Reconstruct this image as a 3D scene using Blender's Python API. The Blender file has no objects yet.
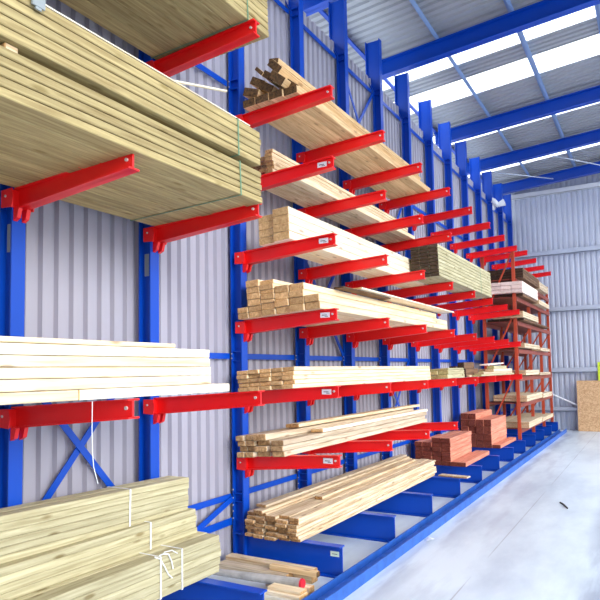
import bpy, bmesh, math, random
from mathutils import Vector, Matrix, Euler
random.seed(7)
sc = bpy.context.scene
COL = sc.collection
R = math.radians
S = 1.1          # spacing of the uprights
L = 0.89         # reach of an arm

# ------------------------------------------------------------------ camera
cam_d = bpy.data.cameras.new('camera'); cam = bpy.data.objects.new('camera', cam_d); COL.objects.link(cam)
sc.camera = cam
cam_d.sensor_width = 36; cam_d.lens = 611.56/600*36
cam_d.shift_y = 31.44/600
yaw, pitch, roll = .5251, .0656, -.0174
fw = Vector((-math.sin(yaw)*math.cos(pitch), math.cos(yaw)*math.cos(pitch), math.sin(pitch)))
r0 = Vector((math.cos(yaw), math.sin(yaw), 0)); u0 = r0.cross(fw)
r2 = r0*math.cos(roll)+u0*math.sin(roll); u2 = -r0*math.sin(roll)+u0*math.cos(roll)
cam.matrix_world = Matrix(((r2.x, u2.x, -fw.x, 3.0673), (r2.y, u2.y, -fw.y, -2.1808), (r2.z, u2.z, -fw.z, 1.5956), (0, 0, 0, 1)))
cam_d.clip_start = .05; cam_d.clip_end = 200

# ------------------------------------------------------------------ daylight
w = bpy.data.worlds.new('overcast_sky'); sc.world = w; w.use_nodes = True
nt = w.node_tree; nt.nodes.clear()
out = nt.nodes.new('ShaderNodeOutputWorld'); bg = nt.nodes.new('ShaderNodeBackground')
wtc = nt.nodes.new('ShaderNodeTexCoord'); wsp = nt.nodes.new('ShaderNodeSeparateXYZ'); wmr = nt.nodes.new('ShaderNodeMapRange')
wmr.inputs['From Min'].default_value = 0; wmr.inputs['From Max'].default_value = 1; wmr.inputs['To Min'].default_value = 1.15; wmr.inputs['To Max'].default_value = 6.0
nt.links.new(wtc.outputs['Generated'], wsp.inputs[0]); nt.links.new(wsp.outputs[2], wmr.inputs['Value']); nt.links.new(wmr.outputs[0], bg.inputs['Strength'])
bg.inputs['Color'].default_value = (.88, .94, 1.0, 1)
nt.links.new(bg.outputs[0], out.inputs[0])
sun_d = bpy.data.lights.new('sun', 'SUN'); sun_d.energy = 2.3; sun_d.angle = R(25); sun_d.color = (1, .97, .92)
sun = bpy.data.objects.new('sun', sun_d); COL.objects.link(sun)
sun.rotation_euler = Vector((4.0, -1.4, 1.3)).to_track_quat('Z', 'Y').to_euler()
vs = sc.view_settings
vs.view_transform = 'Standard'; vs.look = 'None'; vs.gamma = 1; vs.use_curve_mapping = False
vs.exposure = 0.13

# ------------------------------------------------------------------ materials
def lin(c):
    return tuple(((v/255)/12.92 if v/255 <= .04045 else ((v/255+.055)/1.055)**2.4) for v in c)+(1,)
def newmat(n):
    m = bpy.data.materials.new(n); m.use_nodes = True
    return m, m.node_tree, m.node_tree.nodes['Principled BSDF']
def N(t, ty, **kw):
    n = t.nodes.new(ty)
    for k, v in kw.items(): setattr(n, k, v)
    return n
def paint(n, col, rough=.4, var=.06, metal=0., scale=3, bump=.0, spec=.5):
    m, t, b = newmat(n)
    tc = N(t, 'ShaderNodeTexCoord'); no = N(t, 'ShaderNodeTexNoise'); no.inputs['Scale'].default_value = scale; no.inputs['Detail'].default_value = 6
    t.links.new(tc.outputs['Object'], no.inputs['Vector'])
    mx = N(t, 'ShaderNodeMix', data_type='RGBA')
    c = lin(col)
    mx.inputs[6].default_value = tuple(v*(1-var*2) for v in c[:3])+(1,); mx.inputs[7].default_value = tuple(min(1, v*(1+var*2)) for v in c[:3])+(1,)
    t.links.new(no.outputs['Fac'], mx.inputs[0]); t.links.new(mx.outputs[2], b.inputs['Base Color'])
    b.inputs['Roughness'].default_value = rough; b.inputs['Metallic'].default_value = metal
    b.inputs['Specular IOR Level'].default_value = spec
    return m
def wood(n, light, dark, knot=(120, 80, 45), end=False, grain=1., knots=.5, var=.16, rough=.7):
    m, t, b = newmat(n)
    tc = N(t, 'ShaderNodeTexCoord'); oi = N(t, 'ShaderNodeObjectInfo')
    mul = N(t, 'ShaderNodeVectorMath', operation='SCALE'); mul.inputs['Scale'].default_value = 37
    cmb = N(t, 'ShaderNodeCombineXYZ')
    for i in range(3): t.links.new(oi.outputs['Random'], cmb.inputs[i])
    t.links.new(cmb.outputs[0], mul.inputs[0])
    add = N(t, 'ShaderNodeVectorMath', operation='ADD'); t.links.new(tc.outputs['Object'], add.inputs[0]); t.links.new(mul.outputs[0], add.inputs[1])
    mp = N(t, 'ShaderNodeMapping'); mp.inputs['Scale'].default_value = (34, 1.7, 34) if not end else (30, 30, 30)
    t.links.new(add.outputs[0], mp.inputs[0])
    no = N(t, 'ShaderNodeTexNoise'); no.inputs['Scale'].default_value = 1.6; no.inputs['Detail'].default_value = 7; no.inputs['Distortion'].default_value = .6
    t.links.new(mp.outputs[0], no.inputs['Vector'])
    rp = N(t, 'ShaderNodeValToRGB'); rp.color_ramp.elements[0].position = .3; rp.color_ramp.elements[1].position = .68
    rp.color_ramp.elements[0].color = lin(dark); rp.color_ramp.elements[1].color = lin(light)
    t.links.new(no.outputs['Fac'], rp.inputs[0])
    last = rp.outputs[0]
    if knots > 0 and not end:
        mp2 = N(t, 'ShaderNodeMapping'); mp2.inputs['Scale'].default_value = (12, 3.6, 12); t.links.new(add.outputs[0], mp2.inputs[0])
        vo = N(t, 'ShaderNodeTexVoronoi'); vo.inputs['Scale'].default_value = 1.0; t.links.new(mp2.outputs[0], vo.inputs['Vector'])
        r3 = N(t, 'ShaderNodeValToRGB'); r3.color_ramp.elements[0].position = .09; r3.color_ramp.elements[0].color = (knots, knots, knots, 1)
        r3.color_ramp.elements[1].position = .19; r3.color_ramp.elements[1].color = (0, 0, 0, 1)
        t.links.new(vo.outputs['Distance'], r3.inputs[0])
        mk = N(t, 'ShaderNodeMix', data_type='RGBA'); mk.inputs[7].default_value = lin(knot)
        t.links.new(r3.outputs[0], mk.inputs[0]); t.links.new(last, mk.inputs[6]); last = mk.outputs[2]
    hs = N(t, 'ShaderNodeHueSaturation')
    mr = N(t, 'ShaderNodeMapRange'); mr.inputs['To Min'].default_value = 1-var; mr.inputs['To Max'].default_value = 1+var*.6
    t.links.new(oi.outputs['Random'], mr.inputs['Value']); t.links.new(mr.outputs[0], hs.inputs['Value'])
    t.links.new(last, hs.inputs['Color']); t.links.new(hs.outputs[0], b.inputs['Base Color'])
    b.inputs['Roughness'].default_value = rough; b.inputs['Specular IOR Level'].default_value = .25
    bp = N(t, 'ShaderNodeBump'); bp.inputs['Strength'].default_value = .15; bp.inputs['Distance'].default_value = .002
    t.links.new(no.outputs['Fac'], bp.inputs['Height']); t.links.new(bp.outputs[0], b.inputs['Normal'])
    return m
BLUE = paint('blue_paint', (3, 70, 182), .36, spec=.35)
RAILBLUE = paint('scuffed_blue_paint', (38, 92, 178), .5, var=.25, scale=9)
RED = paint('red_paint', (240, 24, 26), .34)
ORANGE = paint('orange_rack_paint', (184, 72, 42), .5, var=.12)
BROWNBEAM = paint('brown_rack_paint', (138, 66, 52), .55, var=.15)
STEEL = paint('galvanised_steel', (186, 194, 210), .45, var=.06, metal=.2)
PURL = paint('blue_grey_steel', (132, 160, 204), .4, var=.06)
WHITE = paint('white_paint', (235, 238, 242), .5)
STRAPW = paint('white_strap', (240, 244, 244), .5)
STRAPG = paint('green_strap', (104, 142, 112), .5)
BOLT = paint('zinc_bolt', (214, 210, 205), .35, metal=.3)
BLACK = paint('grey_label_print', (96, 98, 104), .7)
LIMEY = paint('lime_sign', (205, 226, 60), .5)
REDCAP = paint('red_end_cap', (205, 30, 50), .5)
PIPE = paint('mottled_grey_wrap', (178, 174, 168), .6, var=.35, scale=14)
PLASTIC = paint('grey_plastic', (150, 158, 160), .5)
PINE = (wood('pale_pine', (248, 232, 202), (228, 198, 152), knots=.55), wood('pale_pine_end', (232, 192, 138), (188, 138, 84), end=True, var=.28))
PINEB = (wood('bright_pine', (254, 245, 226), (240, 220, 182), knots=.5), wood('bright_pine_end', (234, 198, 144), (194, 148, 94), end=True))
TREAT = (wood('treated_pine', (192, 174, 124), (148, 128, 86), knot=(120, 100, 50), knots=.6), wood('treated_pine_end', (196, 172, 122), (146, 124, 80), end=True))
TREATL = (wood('light_treated_pine', (204, 196, 160), (164, 154, 118), knot=(110, 90, 40), knots=.7), wood('light_treated_end', (206, 194, 138), (160, 148, 96), end=True))
TREATD = (TREATL[0], wood('stained_dark_end', (92, 74, 58), (48, 38, 32), end=True))
OLD = (wood('weathered_sided_pine', (238, 208, 160), (200, 160, 112)), wood('weathered_dark_end', (120, 88, 52), (58, 42, 28), end=True))
ROUGH = (wood('rough_sawn_pine', (242, 224, 192), (194, 160, 118), knots=.6), wood('rough_sawn_end', (216, 172, 118), (136, 94, 54), end=True, var=.35))
GREYP = (wood('weathered_grey_pine', (226, 210, 184), (176, 152, 124), knots=.5), wood('weathered_grey_end', (208, 170, 122), (148, 110, 70), end=True, var=.3))
REDW = (wood('red_brown_hardwood', (226, 154, 128), (190, 112, 90), knots=.2, knot=(120, 50, 36)), wood('red_brown_end', (138, 66, 50), (84, 38, 30), end=True))
DARKB = (wood('brown_board', (132, 100, 74), (82, 60, 46), knots=.2), wood('brown_board_end', (84, 62, 46), (46, 34, 28), end=True))
PINKB = (wood('pinkish_white_board', (250, 232, 222), (236, 210, 196), knots=.1), wood('pinkish_board_end', (240, 216, 204), (222, 192, 178), end=True))
CREAMB = (wood('cream_board', (224, 206, 178), (202, 180, 150), knots=.1), wood('cream_board_end', (216, 190, 152), (184, 150, 112), end=True))

# corrugated sheet: metal with faint vertical staining
def sheetmat(n, col, rough, metal, var=.05, spec=.5):
    return paint(n, col, rough, var, metal, 1.5, spec=spec)
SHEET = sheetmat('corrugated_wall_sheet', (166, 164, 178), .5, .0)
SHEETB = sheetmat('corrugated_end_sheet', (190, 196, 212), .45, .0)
ROOFM = sheetmat('corrugated_roof_sheet', (164, 166, 172), .4, .1)
m, t, b = newmat('translucent_skylight'); SKY = m
t.nodes.remove(b); o_ = t.nodes['Material Output']
tr = N(t, 'ShaderNodeBsdfTranslucent'); tr.inputs[0].default_value = (.96, .97, 1, 1); tp = N(t, 'ShaderNodeBsdfTransparent'); tp.inputs[0].default_value = (.97, .98, 1, 1)
mi = N(t, 'ShaderNodeMixShader'); mi.inputs[0].default_value = .6
t.links.new(tr.outputs[0], mi.inputs[1]); t.links.new(tp.outputs[0], mi.inputs[2]); t.links.new(mi.outputs[0], o_.inputs[0])
# concrete floor
m, t, b = newmat('pale_concrete'); CONC = m
tc = N(t, 'ShaderNodeTexCoord'); no = N(t, 'ShaderNodeTexNoise'); no.inputs['Scale'].default_value = .9; no.inputs['Detail'].default_value = 9; no.inputs['Roughness'].default_value = .62
mp = N(t, 'ShaderNodeMapping'); mp.inputs['Scale'].default_value = (1.6, .6, 1)
t.links.new(tc.outputs['Object'], mp.inputs[0]); t.links.new(mp.outputs[0], no.inputs['Vector'])
rp = N(t, 'ShaderNodeValToRGB'); rp.color_ramp.elements[0].position = .3; rp.color_ramp.elements[1].position = .58
rp.color_ramp.elements[0].color = lin((180, 192, 206)); rp.color_ramp.elements[1].color = lin((214, 225, 234))
t.links.new(no.outputs['Fac'], rp.inputs[0])
sx = N(t, 'ShaderNodeSeparateXYZ'); t.links.new(tc.outputs['Object'], sx.inputs[0])
n2 = N(t, 'ShaderNodeTexNoise'); n2.inputs['Scale'].default_value = 2.4; n2.inputs['Detail'].default_value = 8
mp2 = N(t, 'ShaderNodeMapping'); mp2.inputs['Scale'].default_value = (2.6, .35, 1); t.links.new(tc.outputs['Object'], mp2.inputs[0]); t.links.new(mp2.outputs[0], n2.inputs['Vector'])
last = rp.outputs[0]
def band(xc, wd, col, strength, thr):
    # a soft strip of scuffed dirt (or a saw-cut joint) running along the aisle
    global last
    d1 = N(t, 'ShaderNodeMath', operation='SUBTRACT'); d1.inputs[1].default_value = xc; t.links.new(sx.outputs[0], d1.inputs[0])
    d2 = N(t, 'ShaderNodeMath', operation='ABSOLUTE'); t.links.new(d1.outputs[0], d2.inputs[0])
    m1 = N(t, 'ShaderNodeMapRange'); m1.inputs['From Min'].default_value = 0; m1.inputs['From Max'].default_value = wd; m1.inputs['To Min'].default_value = strength; m1.inputs['To Max'].default_value = 0
    t.links.new(d2.outputs[0], m1.inputs['Value'])
    m2 = N(t, 'ShaderNodeMapRange'); m2.inputs['From Min'].default_value = thr; m2.inputs['From Max'].default_value = thr+.16; t.links.new(n2.outputs['Fac'], m2.inputs['Value'])
    m3 = N(t, 'ShaderNodeMath', operation='MULTIPLY'); t.links.new(m1.outputs[0], m3.inputs[0]); t.links.new(m2.outputs[0], m3.inputs[1])
    mx = N(t, 'ShaderNodeMix', data_type='RGBA'); mx.inputs[7].default_value = lin(col); t.links.new(m3.outputs[0], mx.inputs[0]); t.links.new(last, mx.inputs[6]); last = mx.outputs[2]
band(1.22, .16, (150, 158, 176), .75, .40)
band(1.55, .30, (168, 176, 192), .55, .50)
band(2.62, .22, (142, 150, 168), .8, .38)
band(3.1, .5, (166, 174, 190), .5, .48)
band(1.762, .008, (146, 150, 160), .9, .38)
t.links.new(last, b.inputs['Base Color'])
b.inputs['Roughness'].default_value = .34; b.inputs['Specular IOR Level'].default_value = .5
# chipboard
m, t, b = newmat('oriented_strand_board'); OSB = m
tc = N(t, 'ShaderNodeTexCoord'); vo = N(t, 'ShaderNodeTexVoronoi'); vo.inputs['Scale'].default_value = 42
t.links.new(tc.outputs['Object'], vo.inputs['Vector'])
rp = N(t, 'ShaderNodeValToRGB'); rp.color_ramp.elements[0].color = lin((190, 146, 104)); rp.color_ramp.elements[1].color = lin((222, 186, 144))
sp = N(t, 'ShaderNodeSeparateColor'); t.links.new(vo.outputs['Color'], sp.inputs[0]); t.links.new(sp.outputs[0], rp.inputs[0]); t.links.new(rp.outputs[0], b.inputs['Base Color'])
b.inputs['Roughness'].default_value = .8

# ------------------------------------------------------------------ helpers
def box(bm, x0, x1, y0, y1, z0, z1, mi=0):
    vs_ = [bm.verts.new((x, y, z)) for x in (x0, x1) for y in (y0, y1) for z in (z0, z1)]
    for f in ((0, 1, 3, 2), (4, 6, 7, 5), (0, 4, 5, 1), (2, 3, 7, 6), (0, 2, 6, 4), (1, 5, 7, 3)):
        bm.faces.new([vs_[i] for i in f]).material_index = mi
def prism(bm, pts, ax, a, b_):
    """extrude a 2-D outline along axis ax from a to b_"""
    def P(p, v): return {'X': (v, p[0], p[1]), 'Y': (p[0], v, p[1]), 'Z': (p[0], p[1], v)}[ax]
    A = [bm.verts.new(P(p, a)) for p in pts]; B = [bm.verts.new(P(p, b_)) for p in pts]
    bm.faces.new(A); bm.faces.new(B[::-1]); n = len(pts)
    for i in range(n): bm.faces.new((A[i], B[i], B[(i+1) % n], A[(i+1) % n]))
def bar(bm, p, q, wd, th, up=Vector((1, 0, 0))):
    """flat bar from p to q, th thick along up, wd wide across"""
    p, q = Vector(p), Vector(q); d = (q-p).normalized(); s = d.cross(up).normalized(); u = s.cross(d)
    vv = [bm.verts.new(e+s*a*wd/2+u*c*th/2) for e in (p, q) for a, c in ((-1, -1), (1, -1), (1, 1), (-1, 1))]
    for f in ((3, 2, 1, 0), (4, 5, 6, 7), (0, 1, 5, 4), (1, 2, 6, 5), (2, 3, 7, 6), (3, 0, 4, 7)): bm.faces.new([vv[i] for i in f])
def cyl(bm, p, q, r, r2_=None, n=12):
    p, q = Vector(p), Vector(q); d = (q-p).normalized(); a = Vector((0, 0, 1)) if abs(d.z) < .9 else Vector((1, 0, 0))
    s = d.cross(a).normalized(); u = s.cross(d); r2_ = r if r2_ is None else r2_
    A = [bm.verts.new(p+(s*math.cos(2*math.pi*i/n)+u*math.sin(2*math.pi*i/n))*r) for i in range(n)]
    B = [bm.verts.new(q+(s*math.cos(2*math.pi*i/n)+u*math.sin(2*math.pi*i/n))*r2_) for i in range(n)]
    bm.faces.new(A); bm.faces.new(B[::-1])
    for i in range(n): bm.faces.new((A[i], B[i], B[(i+1) % n], A[(i+1) % n]))
def tube(bm, pts, r, n=6):
    for a, b_ in zip(pts, pts[1:]): cyl(bm, a, b_, r, n=n)
def mesh(name, bm, mats):
    bmesh.ops.recalc_face_normals(bm, faces=bm.faces)
    me = bpy.data.meshes.new(name); bm.to_mesh(me); bm.free()
    for m_ in (mats if isinstance(mats, (list, tuple)) else [mats]): me.materials.append(m_)
    return me
def obj(name, bm, mats=None, parent=None):
    o = bpy.data.objects.new(name, mesh(name, bm, mats) if isinstance(bm, bmesh.types.BMesh) else bm); COL.objects.link(o)
    if parent: o.parent = parent
    return o
def tag(o, label=None, cat=None, group=None, kind=None):
    if label: o['label'] = label
    if cat: o['category'] = cat
    if group: o['group'] = group
    if kind: o['kind'] = kind
    return o
def thing(name, label, cat, loc=(0, 0, 0), group=None):
    o = bpy.data.objects.new(name, None); o.empty_display_size = .1; COL.objects.link(o); o.location = loc
    return tag(o, label, cat, group)
def struct(name, bm, m_): return tag(obj(name, bm, m_), kind='structure')

# ------------------------------------------------------------------ building shell
YB = 14.75
bm = bmesh.new(); box(bm, -3, 9, -7, YB+.1, -.12, 0); struct('floor', bm, CONC)
def corr(name, u0, u1, pitch, dep, place, mats, seg=None, minor=True):
    """trapezoidal sheet: profile runs along u; place(u, d, v) gives a point"""
    bm = bmesh.new(); pts = []; u = u0
    while u < u1-1e-6:
        for fr, d in ((0, 0), (.50, 0), (.60, 1), (.90, 1)):
            x = u+fr*pitch
            if x < u1: pts.append((x, d*dep))
        u += pitch
    pts.append((u1, 0))
    lo = [bm.verts.new(place(x, d, 0)) for x, d in pts]; hi = [bm.verts.new(place(x, d, 1)) for x, d in pts]
    for i in range(len(pts)-1): bm.faces.new((lo[i], lo[i+1], hi[i+1], hi[i]))
    o = struct(name, bm, mats)
    so = o.modifiers.new('thickness', 'SOLIDIFY'); so.thickness = .002; so.offset = 0
    return o
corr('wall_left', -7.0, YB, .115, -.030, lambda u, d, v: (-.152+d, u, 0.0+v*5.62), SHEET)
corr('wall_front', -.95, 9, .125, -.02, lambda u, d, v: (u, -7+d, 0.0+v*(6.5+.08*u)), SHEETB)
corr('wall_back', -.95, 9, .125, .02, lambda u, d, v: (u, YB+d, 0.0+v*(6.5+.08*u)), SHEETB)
RZ = lambda x: 6.56+.08*x       # underside of the roof sheeting
# roof: steel sheets with translucent strips between them
strips = [(-7, -5.6, 0), (-5.6, -4.8, 1), (-4.8, -2.6, 0), (-2.6, -1.2, 1), (-1.2, .8, 0), (.8, 2.2, 1), (2.2, 7.0, 0), (7.0, 7.62, 1), (7.62, 8.16, 0), (8.16, 8.85, 1), (8.85, 10.2, 0), (10.2, 10.9, 1), (10.9, 12.85, 0), (12.85, 13.36, 1), (13.36, 14.8, 0)]  # unseen strips at the near end, widened and added for more overhead light
bmr = bmesh.new(); win = 0
for a, b_, sky in strips:
    n = max(1, round((b_-a)/.15)); p = (b_-a)/n
    bm = bmesh.new() if sky else bmr
    prof = []
    for k in range(n):
        for fr, d in ((0, 0), (.5, 0), (.62, .03), (.88, .03)): prof.append((a+(k+fr)*p, d))
    prof.append((b_, 0))
    x0, x1 = -.9, 9
    lo = [bm.verts.new((x0, y, RZ(x0)+d)) for y, d in prof]; hi = [bm.verts.new((x1, y, RZ(x1)+d)) for y, d in prof]
    for i in range(len(prof)-1): bm.faces.new((lo[i], lo[i+1], hi[i+1], hi[i]))
    if sky:
        win += 1; struct('window_%d' % win, bm, SKY)
struct('ceiling', bmr, ROOFM)
trim = [0]
def trimobj(bm, m_):
    trim[0] += 1; return struct('trim_%d' % trim[0], bm, m_)
# rafters
def rafter(y):
    bm = bmesh.new(); x0, x1 = -.62, 9
    zb = lambda x: 6.20+.075*x; h = .25
    for (ya, yb, da, db) in ((y-.008, y+.008, 0, h), (y-.07, y+.07, 0, .014), (y-.07, y+.07, h-.014, h)):
        vv = [bm.verts.new((x, yy, zb(x)+d)) for x in (x0, x1) for yy in (ya, yb) for d in (da, db)]
        for f in ((0, 1, 3, 2), (4, 6, 7, 5), (0, 4, 5, 1), (2, 3, 7, 6), (0, 2, 6, 4), (1, 5, 7, 3)): bm.faces.new([vv[i] for i in f])
    trimobj(bm, BLUE)
for y in (-4.5, -2.25, .0, 2.2, 4.4, 6.55, 9.85, 12.05, 14.3): rafter(y)
# purlins
for x in (-.62, .47, 1.54, 2.61, 3.68, 4.75, 5.82, 6.9):
    bm = bmesh.new(); z = 6.46+.077*x
    box(bm, x-.003, x+.003, -7, YB, z, z+.095); box(bm, x, x+.055, -7, YB, z, z+.005); box(bm, x-.055, x, -7, YB, z+.09, z+.095)
    trimobj(bm, PURL if x > -.5 else BLUE)
# girts of the end wall
for i, (z, h) in enumerate(((6.10, .12), (4.50, .12), (3.02, .12), (1.46, .12), (.48, .1))):
    bm = bmesh.new(); box(bm, -.1, 9, YB-.09, YB-.003, z, z+.012); box(bm, -.1, 9, YB-.09, YB-.08, z, z+h)
    trimobj(bm, WHITE if i == 0 else STEEL)
# roof wind brace rods
bm = bmesh.new(); cyl(bm, (.0, 12.2, 6.15), (1.05, 14.2, 6.35), .012); cyl(bm, (2.6, 14.2, 6.3), (1.3, 12.3, 6.32), .012)
trimobj(bm, STEEL)

# ------------------------------------------------------------------ cantilever rack
LV = dict(B=3.92, B2=3.33, C=2.70, D=2.095, E=1.48, F=.935)
DROP = .05
rack = thing('cantilever_rack', 'long cantilever rack with blue uprights and red arms along the corrugated wall', 'rack', (0, -2.2, 0))
def rel(o, loc, rot=(0, 0, 0)):    # child placed in world terms
    p = Vector(loc)-Vector((0, -2.2, 0)); o.location = p; o.rotation_euler = rot; return o
# upright: I section, deeper head above the top rail
bm = bmesh.new(); T = 6.14; Wf = .043
box(bm, -.012, 0, -Wf, Wf, 0, T)
def webprof(xa):  # rear flange follows the widened head
    return [(-.012, 0), (-.105, 0), (-.105, 5.42), (-.20, 5.62), (-.20, T), (-.012, T)]
prism(bm, webprof(0), 'Y', -.006, .006)
box(bm, -.115, -.103, -Wf, Wf, 0, 5.42)
for s in (1,):
    vv = [bm.verts.new(p) for p in ((-.115, -Wf, 5.42), (-.115, Wf, 5.42), (-.21, Wf, 5.62), (-.21, -Wf, 5.62), (-.103, -Wf, 5.42), (-.103, Wf, 5.42), (-.198, Wf, 5.62), (-.198, -Wf, 5.62))]
    for f in ((0, 1, 2, 3), (4, 7, 6, 5), (0, 3, 7, 4), (1, 5, 6, 2), (0, 4, 5, 1), (3, 2, 6, 7)): bm.faces.new([vv[i] for i in f])
box(bm, -.21, -.198, -Wf, Wf, 5.62, T)
for z in (0.24, .5, .57, 1.7, 1.78, 4.12, 4.2, 5.36, 5.44):
    box(bm, -.102, -.012, -Wf+.004, Wf-.004, z-.004, z+.004)
ME_UP = mesh('upright', bm, BLUE)
# arm: I section on cheek plates, rising gently to the tip
bm = bmesh.new()
def tapered(bm, x0, x1, y0, y1, f0, f1):
    vv = [bm.verts.new(p) for x, f in ((x0, f0), (x1, f1)) for y in (y0, y1) for p in ((x, y, f[0]), (x, y, f[1]))]
    for f in ((0, 1, 3, 2), (4, 6, 7, 5), (0, 4, 5, 1), (2, 3, 7, 6), (0, 2, 6, 4), (1, 5, 7, 3)): bm.faces.new([vv[i] for i in f])
tp = lambda x: -DROP+DROP*x/L; bt = lambda x: -DROP-.118+(DROP+.118-.096)*x/L
tapered(bm, .002, L, -.012, .0, (bt(0), tp(0)), (bt(L), tp(L)))
tapered(bm, .002, L, -.036, .036, (tp(0)-.009, tp(0)), (tp(L)-.009, tp(L)))
tapered(bm, .002, L, -.036, .036, (bt(0), bt(0)+.009), (bt(L), bt(L)+.009))
ME_ARM = mesh('arm', bm, RED)
bm = bmesh.new()   # bracket gripping the upright
for s in (-1, 1):
    prism(bm, [(-.06, -DROP-.012), (.03, -DROP-.010), (.045, -DROP-.06), (.03, -DROP-.116), (-.06, -DROP-.11)], 'Y', s*.068-.004, s*.068+.004)
    prism(bm, [(.002, -DROP-.10), (.05, -DROP-.117), (.035, -DROP-.17), (.002, -DROP-.185)], 'Y', s*.027-.012, s*.027+.012)
box(bm, .001, .011, -.07, .07, -DROP-.112, -DROP-.012)
ME_BR = mesh('bracket', bm, RED)
bm = bmesh.new()
cyl(bm, (-.02, -.071, -DROP-.05), (-.02, -.077, -DROP-.05), .007); 
ME_RB = mesh('root_bolt', bm, BOLT)
bm = bmesh.new(); cyl(bm, (L-.035, -.013, tp(L)-.045), (L-.035, -.022, tp(L)-.045), .009)
ME_BT = mesh('tip_bolt', bm, BOLT)
bm = bmesh.new()
box(bm, L-.145, L-.06, -.0145, -.0122, tp(L)-.07, tp(L)-.028)
box(bm, L-.13, L-.085, -.0155, -.0145, tp(L)-.052, tp(L)-.046, 1); box(bm, L-.105, L-.075, -.0155, -.0145, tp(L)-.062, tp(L)-.057, 1)
ME_LB = mesh('arm_label', bm, [WHITE, BLACK])
# base beam
bm = bmesh.new()
box(bm, -.12, .90, -.006, .006, .01, .23); box(bm, -.12, .90, -.04, .04, 0, .01); box(bm, -.12, .90, -.04, .04, .23, .24)
for x in (-.10, 0.0): box(bm, x-.005, x+.005, -.04, .04, .01, .23)
ME_BASE = mesh('base_beam', bm, BLUE)
bm = bmesh.new(); box(bm, .80, .875, -.0085, -.0062, .155, .195); box(bm, .815, .86, -.0095, -.0085, .172, .177, 1)
ME_BLB = mesh('base_label', bm, [paint('pale_green_label', (214, 232, 214), .5), BLACK])
bm = bmesh.new()
for z in (.36, .42, .47, .53, .6, 1.72, 1.76, 4.14, 4.19): cyl(bm, (-.107, -.044, z), (-.107, -.050, z), .006)
ME_UB = mesh('upright_bolts', bm, BOLT)
levels = {}
for i in range(-2, 14):
    y = i*S-(.045 if i else .028)
    up = rel(obj('upright', ME_UP, None, rack), (0, y, .0))
    if i <= 5: obj('bolt_row', ME_UB, None, up)
    if i in (0, 1):
        bm = bmesh.new(); box(bm, -.085, -.045, -.013, -.0065, 2.30, 2.46); obj('web_plate', bm, PLASTIC, up)
    ba = rel(obj('base_beam', ME_BASE, None, rack), (0, y, 0))
    if i == 2: tag(obj('base_label', ME_BLB, None, ba), 'small pale green label')
    lv = []
    for k, z in LV.items():
        ok = {'B': True, 'C': i <= 9, 'E': i <= 9, 'D': 2 <= i <= 9, 'B2': 2 <= i <= 5, 'F': 2 <= i <= 5}[k]
        if not ok: continue
        zz = z+(.09 if (k == 'B' and i >= 10) else 0)
        a = rel(obj('arm', ME_ARM, None, rack), (0, i*S-.026, zz))
        obj('bracket', ME_BR, None, a); obj('root_bolt', ME_RB, None, a)
        if i <= 6: obj('tip_bolt', ME_BT, None, a)
        if i == 2 and k != 'B': tag(obj('arm_label', ME_LB, None, a), 'small white label')
# bracing flats and horizontal rails between uprights
def flat(p, q, name, wd=.05):
    bm = bmesh.new(); bar(bm, p, q, wd, .008); o = obj(name, bm, BLUE, rack); o.location = (0, 2.2, 0); return o
RX = -.118
for i in range(-2, 13):
    ya, yb = i*S-.002, (i+1)*S-.108
    for z in (5.40, 4.165, 1.74, .545):
        flat((RX, ya, z), (RX, yb, z), 'horizontal_brace')
    tiers = {0: [(.545, 1.74)], 1: [], 4: [(4.165, 5.40)], 5: [(2.95, 4.165), (.545, 1.74)], 3: [(1.74, 2.95)]}.get(i, [])
    for za, zb in tiers:
        flat((RX+.010, ya, za+.03), (RX+.010, yb, zb-.03), 'diagonal_brace', .045)
        flat((RX+.019, ya, zb-.03), (RX+.019, yb, za+.03), 'diagonal_brace', .045)
flat((RX+.008, 1.1-.002, .33), (RX+.008, 2.092, .34), 'horizontal_brace', .06)
flat((RX+.017, 1.45, .31), (RX+.017, 2.092, .53), 'diagonal_brace', .05)

# guide rail along the floor
bm = bmesh.new(); prism(bm, [(.94, 0), (1.10, 0), (1.10, .085), (1.088, .085), (1.088, .014), (.952, .014), (.952, .07), (.94, .07)], 'Y', -2.6, 14.2)
tag(obj('guide_rail', bm, RAILBLUE), 'scuffed blue steel channel rail running along the floor beside the rack', 'rail')

# ------------------------------------------------------------------ timber
cache = {}
def board_mesh(dx, dy, dz, mats, bev=.004):
    key = (round(dx, 3), round(dy, 2), round(dz, 3), mats[0].name, mats[1].name)
    if key not in cache:
        bm = bmesh.new(); x, y, z = key[0]/2, key[1]/2, key[2]/2
        box(bm, -x, x, -y, y, -z, z)
        bmesh.ops.bevel(bm, geom=list(bm.edges), offset=min(bev, z*.3), segments=1, affect='EDGES')
        for f in bm.faces:
            f.normal_update()
            if abs(f.normal.y) > .3: f.material_index = 1
        cache[key] = mesh('board', bm, mats)
    return cache[key]
def board(x0, x1, y0, y1, z0, z1, mats, parent=None, rot=(0, 0, 0), name='timber_board', tilt=None):
    """tilt=(xo, zo, a): the stack's frame is turned by a about Y at (xo, zo)"""
    g = .0026
    o = obj(name, board_mesh(x1-x0-g, y1-y0, z1-z0-g, mats), None, parent)
    cx, cy, cz = (x0+x1)/2, (y0+y1)/2, (z0+z1)/2
    if tilt:
        xo, zo, a = tilt; u, v = cx-xo, cz-zo
        cx, cz = xo+u*math.cos(a)-v*math.sin(a), zo+u*math.sin(a)+v*math.cos(a)
        rot = (rot[0], rot[1]-a, rot[2])
    o.location = (cx, cy, cz); o.rotation_euler = rot
    return o
ORD = ['bottom', 'second', 'third', 'fourth', 'fifth', 'sixth', 'seventh', 'eighth', 'ninth', 'tenth', 'eleventh', 'twelfth']
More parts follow.
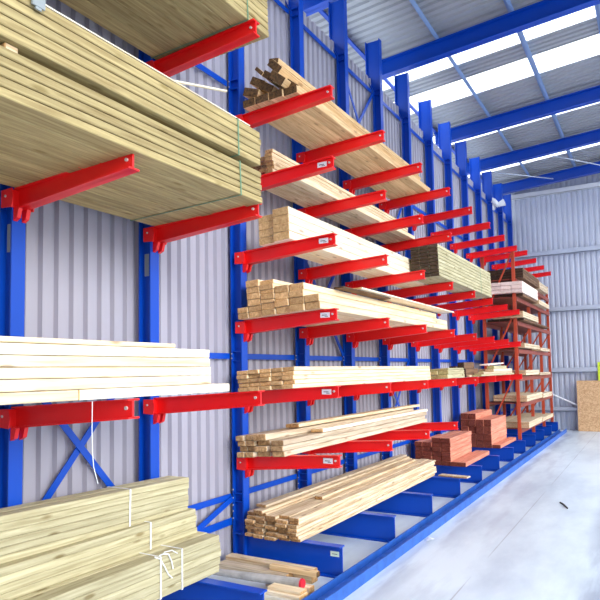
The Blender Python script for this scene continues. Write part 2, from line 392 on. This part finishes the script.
NTH = ['first', 'second', 'third', 'fourth', 'fifth', 'sixth', 'seventh', 'eighth']
A_ = math.atan2(DROP, L)
def stack(desc, place, group, lev, cols, mats, y0, y1, jy=.03, jz=.0, sidemats=None, flatbase=False, jx=.003):
    """cols: list of (x0, x1, [layer thickness, ...]); boards are separate things"""
    tl = None if flatbase else (0, lev-DROP, A_)
    zb = lev+.001 if flatbase else lev-DROP+.001
    for ci, c in enumerate(cols):
        x0, x1, th = c[:3]; yo = c[3] if len(c) > 3 else (0, 0)
        z = zb
        for li, h in enumerate(th):
            ya = y0+yo[0]+random.uniform(-jy, jy); yb = y1+yo[1]+random.uniform(-jy, jy)*1.5
            dx = random.uniform(-jx, jx) if li else 0
            layer = 'bottom layer' if li == 0 else ('top layer' if li == len(th)-1 else ORD[li]+' layer up')
            o = board(x0+dx+.001, x1+dx-.001, ya, yb, z, z+h, mats, tilt=tl)
            tag(o, '%s, %s, %s from wall, in %s' % (desc, layer, NTH[ci], place), 'board', group)
            z += h
# tier by tier, the loose stacks that start at the third upright
Y0, Y1 = 2.05, 5.50
stack('narrow pine board', 'stack on second arm tier', 'pine boards on the second arm tier', LV['E'],
      [(.003+.1105*k, .1135+.1105*k, [.0355]*5) for k in range(5)], PINE, Y0, Y1, .02)
stack('pine board', 'stack on lowest arm tier', 'pine boards on the lowest arm tier', LV['F'],
      [(.003, .080, [.045, .045, .045, .045]), (.082, .172, [.045, .045, .045, .05]), (.174, .30, [.045, .045, .045, .055]), (.335, .455, [.045, .045, .045])],
      GREYP, Y0, Y1+.1, .04)
o = board(.20, .34, 2.5, 5.7, .935-DROP+.20, .935-DROP+.235, ROUGH, tilt=(0, .935-DROP, A_)); tag(o, 'reddish loose board lying on top of the pine stack on lowest arm tier', 'board')
o = board(.345, .47, 2.7, 5.62, .935-DROP+.137, .935-DROP+.170, PINEB, tilt=(0, .935-DROP, A_)); tag(o, 'bright loose board on outer column of lowest arm tier stack', 'board')
stack('thick pine board', 'stack on third arm tier', 'pine boards on the third arm tier', LV['D'],
      [(.003, .112, [.05, .05]), (.114, .248, [.05, .05, .053, .053, .05, .06]), (.25, .385, [.05, .055, .03, .05, .03, .05, .035]),
       (.387, .522, [.058, .058, .058, .06]), (.524, .662, [.058, .058, .058, .058]), (.664, .802, [.06, .062])], PINE, Y0, Y1, .012)
o = board(.66, .76, 2.6, 3.7, 2.095-DROP+.234, 2.095-DROP+.250, DARKB, tilt=(0, 2.095-DROP, A_)); tag(o, 'short brown board on top of the third arm tier stack', 'board')
o = board(.62, .80, 2.9, 5.85, 2.095-DROP+.251, 2.095-DROP+.268, PINEB, tilt=(0, 2.095-DROP, A_)); tag(o, 'thin pale board overhanging the far end of third arm tier stack', 'board')
stack('squared pine board', 'stack on fourth arm tier', 'squared pine boards on the fourth arm tier', LV['C'],
      [(.215, .375, [.063]*4, (.03, 0)), (.377, .538, [.069]*4)], PINEB, Y0, Y1+.02, .006)
stack('orange pine board', 'stack on fifth arm tier', 'orange pine boards on the fifth arm tier', LV['B2'],
      [(.003, .13, [.055, .036, .036, .036], (.05, 0)), (.132, .215, [.055, .036, .036, .036, .036], (.03, 0)), (.217, .30, [.055, .036, .036, .036, .036, .036])], ROUGH, 2.2, 5.55, .02)
o = board(.302, .40, 2.25, 5.5, 3.33-DROP+.001, 3.33-DROP+.056, PINE, tilt=(0, 3.33-DROP, A_)); tag(o, 'pale board on fifth arm tier, outermost at the arm tips side', 'board')
# top tier: dark-ended boards thrown on at angles over a flat layer
for k, (x0, x1) in enumerate(((.085, .21), (.212, .345), (.347, .48), (.482, .612))):
    o = board(x0, x1, 2.05+random.uniform(-.02, .03), 5.55, 3.92-DROP+.001, 3.92-DROP+.068, OLD, tilt=(0, 3.92-DROP, A_))
    tag(o, 'dark-ended board, %s from wall, flat bottom layer of the topmost stack' % NTH[k], 'board', 'dark-ended boards on the top arm tier')
jum = [(.15, 4.015, .16, .075, -20, 'lying low beside the wall'), (.21, 4.095, .15, .07, -30, 'tilted on the wall side'), (.30, 4.03, .15, .07, -30, 'tilted near the middle'),
       (.335, 4.115, .14, .06, -36, 'tilted high in the middle'), (.45, 4.045, .17, .075, -40, 'leaning behind the front board'), (.415, 4.165, .15, .07, -46, 'steepest and topmost'),
       (.535, 4.0, .14, .06, -40, 'leaning at the outer edge'), (.245, 4.175, .10, .035, -46, 'thin and steeply tilted'), (.375, 4.245, .10, .045, -10, 'small and flat on the very top')]
for x, z, wd, h, a, ds in jum:
    o = board(x-wd/2, x+wd/2, 2.05+random.uniform(-.03, .1), 5.5+random.uniform(-.1, .25), z-h/2, z+h/2, OLD, rot=(0, R(-a), 0))
    tag(o, 'dark-ended board %s, in the topmost stack' % ds, 'board', 'dark-ended boards on the top arm tier')
# rough boards on the bases
random.seed(11)
stack('rough sawn board', 'stack on blue bases', 'rough sawn boards on the base beams', .24,
      [(.045, .14, [.028]*7), (.142, .235, [.028]*8), (.255, .36, [.028]*7), (.362, .47, [.028]*7), (.472, .565, [.028]*7)], ROUGH, Y0+.01, Y1+.05, .035, flatbase=True, jx=.009)
o = board(.10, .20, 2.15, 5.5, .466, .492, GREYP, rot=(0, 0, 0)); tag(o, 'long grey board on top of the rough stack on blue bases', 'board')
o = board(.32, .40, 2.75, 5.3, .438, .468, ROUGH, rot=(0, 0, R(.6))); tag(o, 'narrow stick lying lengthwise on the rough stack on blue bases', 'board')

# strapped packs ------------------------------------------------------------
def pack(name, label, x0, x1, y0, y1, z0, z1, nc, nl, mats, group=None, rot=(0, 0, 0), straps=(), strapmat=None, tilt=0, jy=.0, gap=.0012):
    t_ = thing(name, label, 'timber pack', ((x0+x1)/2, (y0+y1)/2, z0), group)
    t_.rotation_euler = (rot[0], rot[1]-tilt, rot[2])
    wx, hz, ly = (x1-x0)/nc, (z1-z0)/nl, y1-y0
    for c in range(nc):
        for l in range(nl):
            j = random.uniform(-jy, jy) if jy else 0
            board(-(x1-x0)/2+c*wx+.001, -(x1-x0)/2+(c+1)*wx-.001, -ly/2+random.uniform(-jy, jy)*.5, ly/2+j, l*hz+gap, (l+1)*hz-gap, mats, t_, name='board')
    for sy in straps:
        bm = bmesh.new(); X, Zt = (x1-x0)/2+.0015, z1-z0+.0015; yy = sy-(y0+y1)/2; wd = .006; th = .0015
        box(bm, -X-th, X+th, yy-wd, yy+wd, Zt, Zt+th); box(bm, -X-th, X+th, yy-wd, yy+wd, -.003, -.0015)
        box(bm, X, X+th, yy-wd, yy+wd, -.003, Zt+th); box(bm, -X-th, -X, yy-wd, yy+wd, -.003, Zt+th)
        obj('strap', bm, strapmat, t_)
    return t_
p = pack('timber_pack', 'greenish timber pack, lower of two on the fourth arm tier at left', .006, .93, -2.4, 1.05, 2.664, 2.874, 7, 5, TREAT, straps=(.82, -1.3), strapmat=STRAPG, tilt=A_*.6, jy=.015)
p2 = pack('timber_pack', 'greenish timber pack, upper of two on the fourth arm tier at left', .010, .93, -2.4, 1.05, 2.915, 3.14, 7, 5, TREAT, straps=(.80, -1.35), strapmat=STRAPG, tilt=A_*.3, jy=.015)
# spacers between the two packs
for k, y in enumerate((-.70, .35, -1.9)):
    o = board(.02, .90 if k == 0 else .78, y-.03, y+.03, 2.882, 2.912, ROUGH, name='spacer_batten', rot=(0, -A_*.45, 0))
    tag(o, 'short brown spacer batten between the two greenish packs' + (', nearer the frame edge' if k == 0 else ', mid length' if k == 1 else ', furthest back'), 'batten', 'spacer battens between packs')
o = board(-.05, .05, -.62, .95, 0, .010, PINEB, name='lath_and_lit_edge'); o.location = (.87, .16, 3.156); o.rotation_euler = (0, 0, 0)  # pale strip added as the lit top edge of the upper pack
tag(o, 'thin pale strip standing for the lit top edge of the upper greenish pack', 'board')
o = board(-.010, .010, -.42, .42, 0, .012, PINEB, name='lath_and_lit_edge'); o.location = (.82, .17, 3.176); o.rotation_euler = (0, 0, R(-34))
tag(o, 'thin pale stick lying across the upper greenish pack', 'stick')
bm = bmesh.new(); box(bm, -.004, .006, -.03, .03, .0, .06); box(bm, -.09, .006, -.03, .03, .052, .06); box(bm, -.004, .004, -.014, .014, -.012, .0)
o = obj('strap_clip', bm, PLASTIC); o.location = (.944, -.615, 3.108); tag(o, 'grey edge clip hooked over the upper greenish pack', 'clip')
pack('timber_pack', 'greenish timber pack on the topmost left arms, top cut by frame', .006, .858, -2.4, 1.28, 3.90, 4.26, 6, 7, TREAT, straps=(1.02, -1.2), strapmat=STRAPG, tilt=A_*.5)
# bright pine pack on the second tier at left
pk = thing('timber_pack', 'bright pale pine pack on the second arm tier at far left', 'timber pack', (.45, -.9, 1.46))
zl = [1.487, 1.535, 1.585, 1.632, 1.68, 1.728, 1.75]
for c in range(5):
    x0 = .015+c*.18
    for l in range(5):
        ye = (.545 if l else .71); ya = -2.6
        if l == 0:
            if c == 4:
                board(x0-.45, x0+.178-.45, ya+.9, -.37+.9, zl[0]-1.46, zl[1]-1.46, PINE, pk, name='board'); board(x0-.45, x0+.178-.45, -.368+.9, .71+.9, zl[0]-1.46, zl[1]-1.46, PINEB, pk, name='board')
                continue
        board(x0-.45, x0+.178-.45, ya+.9, ye+random.uniform(-.02, .0)+.9, zl[l]-1.46, zl[l+1]-1.46, PINEB if random.random() < .75 else PINE, pk, name='board')
for c in range(4):
    board(.195+c*.18-.45, .37+c*.18-.45, -1.7, .25+.9, .2685, .293, PINE, pk, name='board')
bm = bmesh.new(); tube(bm, [(.453, .61, .02), (.452, .61, -.1), (.45, .615, -.2), (.45, .622, -.27), (.452, .645, -.345)], .0018); obj('string', bm, STRAPW, pk)
# treated pack stack on the bases at the lower left
def bpack(label, xf, xb, ya, yb, z0, z1, nc, nl, yawd, pitd, straps, mats=TREATL):
    return pack('timber_pack', label, xb, xf, ya, yb, z0, z1, nc, nl, mats, None, (R(pitd), 0, R(yawd)), straps, STRAPW, jy=.012, gap=-.0006)
t3 = bpack('light green timber pack on the bases, lowest of three', .40, .06, -2.2, 1.24, .243, .49, 3, 5, -1.0, 0, (.66, .85))
tk = bmesh.new()
tube(tk, [(0.155, 1.145, .252), (0.175, 1.16, .262), (0.178, 1.20, .25), (0.176, 1.23, .20), (0.178, 1.24, .15)], .004)
tube(tk, [(0.160, 1.10, .256), (0.177, 1.13, .24), (0.182, 1.16, .19), (0.177, 1.20, .13), (0.180, 1.23, .10)], .004)
tube(tk, [(0.140, 1.20, .256), (0.170, 1.24, .262), (0.178, 1.28, .235)], .003)
obj('tape_bow', tk, STRAPW, t3)
bpack('light green timber pack, middle of the three on the bases', .26, .035, -2.2, 1.21, .492, .665, 2, 4, .6, -.4, (.75,))
bpack('light green timber pack, topmost of the three on the bases', .20, .006, -2.2, 1.18, .668, .905, 2, 6, .0, -1.2, (.62,))
# treated pack further along the fourth tier
pack('timber_pack', 'pale green timber pack with dark ends on the fourth arm tier', .56, .905, 4.87, 7.57, 2.694, 3.085, 3, 9, TREATD, tilt=A_*.6, straps=(6.9,), strapmat=STRAPG)

# red-brown hardwood on the bases
random.seed(5)
stack('red-brown board', 'nearer hardwood stack on bases', 'red-brown boards in the nearer stack', .24,
      [(.003, .12, [.064]*5), (.122, .255, [.064]*5), (.257, .39, [.064]*6), (.392, .525, [.064]*6)], REDW, 6.35, 7.5, .01, flatbase=True)
o = board(.527, .74, 6.33, 7.72, .241, .303, REDW); tag(o, 'wide red-brown board lying beside the nearer hardwood stack on bases', 'board')
stack('red-brown board', 'farther hardwood stack on bases', 'red-brown boards in the farther stack', .24,
      [(.08, .21, [.12]*4+[.10]), (.212, .34, [.12]*4+[.10]), (.342, .47, [.12]*4), (.472, .60, [.12]*4)], REDW, 8.5, 9.72, .015, flatbase=True)
o = board(.602, .74, 8.52, 9.85, .241, .30, REDW); tag(o, 'low red-brown board lying beside the farther hardwood stack on bases', 'board')
o = board(.62, 1.0, 5.46, 5.58, .242, .262, GREYP); o.rotation_euler = (0, 0, R(-6)); tag(o, 'short beige offcut on the blue base before the nearer hardwood stack', 'board')
# odds and ends on the second tier farther along
tE = (0, 1.48-DROP, A_)
for k, (x0, x1, ya, yb, z, h) in enumerate([(.44, .58, 5.72, 6.5, 0, .055), (.582, .72, 5.70, 6.52, 0, .055), (.44, .58, 5.71, 6.5, .055, .055), (.582, .72, 5.74, 6.52, .055, .055), (.45, .72, 5.75, 6.5, .11, .03)]):
    o = board(x0, x1, ya, yb, 1.48-DROP+z+.002, 1.48-DROP+z+h+.002, TREATL, tilt=tE)
    tag(o, ['yellowish block, lower inner', 'yellowish block, lower outer', 'yellowish block, upper inner', 'yellowish block, upper outer', 'flat yellowish board capping the blocks'][k] + ' of small pile on second arm tier', 'board', 'yellowish blocks on the second arm tier')
for k, (x0, x1, ya, yb, z, h) in enumerate([(.38, .52, 6.85, 7.6, 0, .12), (.522, .66, 6.83, 7.55, 0, .13), (.40, .50, 6.88, 7.5, .12, .06), (.52, .62, 6.9, 7.5, .13, .10)]):
    o = board(x0, x1, ya, yb, 1.48-DROP+z+.002, 1.48-DROP+z+h+.002, DARKB, tilt=tE)
    tag(o, ['low inner', 'low outer', 'upper inner', 'upper outer'][k] + ' dark-ended beam in the small dark pile on second arm tier', 'beam', 'dark-ended beams on the second arm tier')
rows = [(.70, .84, 7.0, 9.4, 0, .03), (.55, .69, 6.9, 9.6, 0, .03), (.68, .83, 7.2, 9.3, .03, .03), (.53, .67, 7.8, 9.2, .03, .05), (.68, .82, 7.9, 9.35, .06, .05), (.55, .70, 8.0, 9.0, .08, .04), (.70, .82, 7.95, 8.9, .11, .05)]
dd = ['lowest outer', 'lowest inner', 'second outer', 'second inner', 'short third outer', 'short third inner', 'short topmost outer']
for k, (x0, x1, ya, yb, z, h) in enumerate(rows):
    o = board(x0, x1, ya, yb, 1.48-DROP+z+.003, 1.48-DROP+z+h+.003, CREAMB if k % 3 else TREATL, tilt=tE)
    tag(o, dd[k]+' cream board of loose pile at far end of second arm tier', 'board', 'cream boards at the far end of the second arm tier')
o = board(.60, .74, 7.6, 9.3, 1.655, 1.68, PINKB, rot=(R(1.2), 0, R(4))); tag(o, 'pinkish board propped across the loose pile at far end of second tier', 'board')

# odds on the floor between the nearest bases
def lie(x0, x1, y, z0, wy, h, mats, label, yawd=0):
    bm_ = board_mesh(wy, x1-x0, h, mats); o = obj('timber_offcut', bm_); o.location = ((x0+x1)/2, y, z0+h/2); o.rotation_euler = (0, 0, R(-90+yawd))
    return tag(o, label, 'offcut', 'offcuts on the floor between bases')
lie(-.06, .76, 1.97, .001, .09, .10, ROUGH, 'brown-topped beam offcut against the third base, rearmost on floor', -1)
lie(-.05, .60, 1.86, .001, .10, .075, GREYP, 'pale flat offcut on the floor between the brown beam and grey pipe')
lie(.48, .86, 1.74, .001, .07, .055, ROUGH, 'short round-cornered offcut under the red capped pipe end')
lie(.42, .84, 1.875, .078, .05, .04, OLD, 'dark short offcut lying on the pale flat offcut')
lie(.62, .90, 1.53, .001, .12, .045, PINEB, 'short pale block by the guide rail, lower')
lie(.62, .91, 1.535, .047, .12, .025, PINE, 'short pale block by the guide rail, middle')
lie(.63, .90, 1.55, .073, .09, .02, PINE, 'short pale block by the guide rail, upper')
tp_ = thing('wrapped_pipe', 'mottled grey tapering pipe with red end on the floor between bases', 'pipe', (.4, 1.69, .06))
bm = bmesh.new(); cyl(bm, (-.50, -.03, .0), (.40, .0, .02), .022, .038, 16); obj('pipe_body', bm, PIPE, tp_)
bm = bmesh.new(); cyl(bm, (.40, .0, .02), (.415, .0, .0205), .039, .035, 16); obj('end_cap', bm, REDCAP, tp_)

# ------------------------------------------------------------------ orange shelf rack at the far end
sr = thing('shelf_rack', 'rusty orange shelf rack standing on the bases at the far end', 'shelf rack', (.5, 10.0, .24))
def srp(name, bm, m_):
    o = obj(name, bm, m_, sr); o.location = (-.5, -10.0, -.24); return o
ZS = [.45, .93, 1.43, 1.96, 2.50, 2.97, 3.32]
for y in (10.0, 11.5, 12.9, 14.2):
    for x in (.78, .20):
        bm = bmesh.new(); box(bm, x-.03, x+.03, y-.02, y+.02, .242, 3.90 if y == 10.0 else 3.62); srp('post', bm, ORANGE)
    zs = [(3.80, 2.62), (2.62, 1.50), (1.50, .40)]
    for a, b_ in zs:
        bm = bmesh.new(); bar(bm, (.76, y-.026, a if y == 10 else a-.25), (.22, y-.026, b_), .03, .012, Vector((0, 1, 0))); srp('frame_brace', bm, ORANGE)
for z in ZS:
    for x in (.80, .18):
        bm = bmesh.new(); box(bm, x-.022, x+.022, 10.022, 14.22, z-.085, z-.004); srp('beam', bm, BROWNBEAM)
for z in ZS:
    bm = bmesh.new()
    for k in range(6): box(bm, .205+k*.096, .295+k*.096, 10.03, 14.2, z-.020, z-.002)
    srp('added_dark_deck', bm, BROWNBEAM)  # brown decks added under the packs to darken the rack interior
bm = bmesh.new(); box(bm, .2, .78, 9.975, 10.0, 3.84, 3.88); srp('top_crossbar', bm, ORANGE)
def spk(label, z, h, ya, yb, x0, x1, nl, mats): pack('board_pack', label, x0, x1, ya, yb, z, z+h, 3, nl, mats, 'board packs in the orange shelf rack', jy=.01)
spk('brown board pack on the top shelf of the orange rack', ZS[6], .20, 10.06, 11.9, .24, .95, 4, DARKB)
spk('greyish board pack on the top shelf of orange rack, farther one', ZS[6], .16, 11.98, 13.25, .24, .95, 3, GREYP)
spk('thick pinkish white pack on the orange rack second shelf down', ZS[5]+.06, .22, 9.92, 11.7, .34, .95, 3, PINKB)
spk('brown flat pack under the thick pinkish pack on the orange rack', ZS[5], .055, 10.06, 11.75, .24, .93, 1, DARKB)
spk('pale pack on orange rack second shelf down, farther one', ZS[5], .10, 11.85, 13.3, .30, .95, 2, CREAMB)
spk('cream pack on the third shelf down of orange rack', ZS[4]+.05, .12, 9.90, 11.65, .34, .95, 3, CREAMB)
spk('brown pack below the cream one, third shelf down of orange rack', ZS[4], .045, 10.06, 13.2, .24, .93, 1, DARKB)
spk('thin pale pack on the middle shelf of orange rack', ZS[3]+.02, .09, 10.05, 11.8, .30, .93, 2, CREAMB)
spk('thin pale pack on middle shelf of orange rack, farther one', ZS[3]+.0, .07, 11.9, 13.25, .30, .93, 2, GREYP)
spk('pale pack on the third shelf from bottom of orange rack', ZS[2]+.02, .10, 10.06, 11.6, .30, .93, 2, CREAMB)
spk('grey pack on third shelf from bottom of orange rack, farther', ZS[2], .06, 11.7, 13.2, .30, .93, 2, GREYP)
spk('pale pack on the second shelf from bottom of orange rack', ZS[1]+.02, .12, 10.06, 11.9, .30, .93, 2, CREAMB)
spk('grey pack on second shelf from bottom of orange rack, farther', ZS[1], .10, 12.0, 13.3, .30, .93, 2, GREYP)
spk('pale pack on the bottom shelf of orange rack, nearer', ZS[0]+.0, .12, 10.06, 11.6, .28, .95, 3, CREAMB)
spk('pale pack on the bottom shelf of orange rack, farther', ZS[0]+.0, .08, 11.7, 13.2, .28, .95, 2, CREAMB)

# ------------------------------------------------------------------ end wall items
bm = bmesh.new(); box(bm, 1.33, 2.6, -.009, .009, 0, 1.25)
o = obj('chipboard_sheet', bm, OSB); o.location = (0, 14.54, .002); o.rotation_euler = (R(-3.2), 0, 0)
tag(o, 'speckled tan chipboard sheet leaning against the end wall', 'sheet')
sg = thing('safety_sign', 'lime yellow sign fixed to the end wall above the chipboard', 'sign', (2.01, YB-.098, 1.44))
bm = bmesh.new(); box(bm, -.19, .19, -.004, .004, -.24, .26); obj('sign_board', bm, LIMEY, sg)
bm = bmesh.new()
for k in range(4): box(bm, -.14, .14-.05*(k % 2), -.006, -.0045, .16-.09*k, .19-.09*k)
obj('sign_print', bm, paint('dark_green_print', (70, 96, 40), .6), sg)
bm = bmesh.new(); tube(bm, [(.50, 14.63, 1.02), (2.64, 14.63, .02)], .020, 8)
tag(obj('white_pole', bm, WHITE), 'thin white pole sloping down from the orange rack to the chipboard', 'pole')
# lamp hung on the last uprights
lp = thing('flood_lamp', 'small white flood lamp fixed high on a far blue upright', 'lamp', (.02, 12.05, 5.34))
bm = bmesh.new(); box(bm, -.02, .01, -.03, .03, -.12, .16); bar(bm, (.0, 0, .02), (.14, 0, -.05), .035, .03, Vector((0, 1, 0))); obj('lamp_bracket', bm, WHITE, lp)
bm = bmesh.new(); cyl(bm, (.10, -.02, -.02), (.24, .02, .03), .045, .085, 14); cyl(bm, (.0, -.03, .10), (.12, -.02, -.04), .06, .05, 12); obj('lamp_head', bm, WHITE, lp)

# bits on the floor
bm = bmesh.new(); tube(bm, [(2.02, 5.66, .008), (2.07, 5.55, .012), (2.13, 5.38, .008)], .009, 6)
tag(obj('twig', bm, paint('dark_wood_splinter', (60, 52, 48), .8)), 'dark splinter lying alone on the pale concrete aisle', 'splinter')
bm = bmesh.new(); vv = [bm.verts.new(p) for p in ((1.14, 3.40, .002), (1.20, 3.42, .022), (1.19, 3.52, .004), (1.12, 3.50, .016), (1.16, 3.46, .03))]
for f in ((0, 1, 4), (1, 2, 4), (2, 3, 4), (3, 0, 4), (0, 3, 2, 1)): bm.faces.new([vv[i] for i in f])
tag(obj('paper_scrap', bm, WHITE), 'crumpled white scrap on the floor against the blue rail', 'scrap')
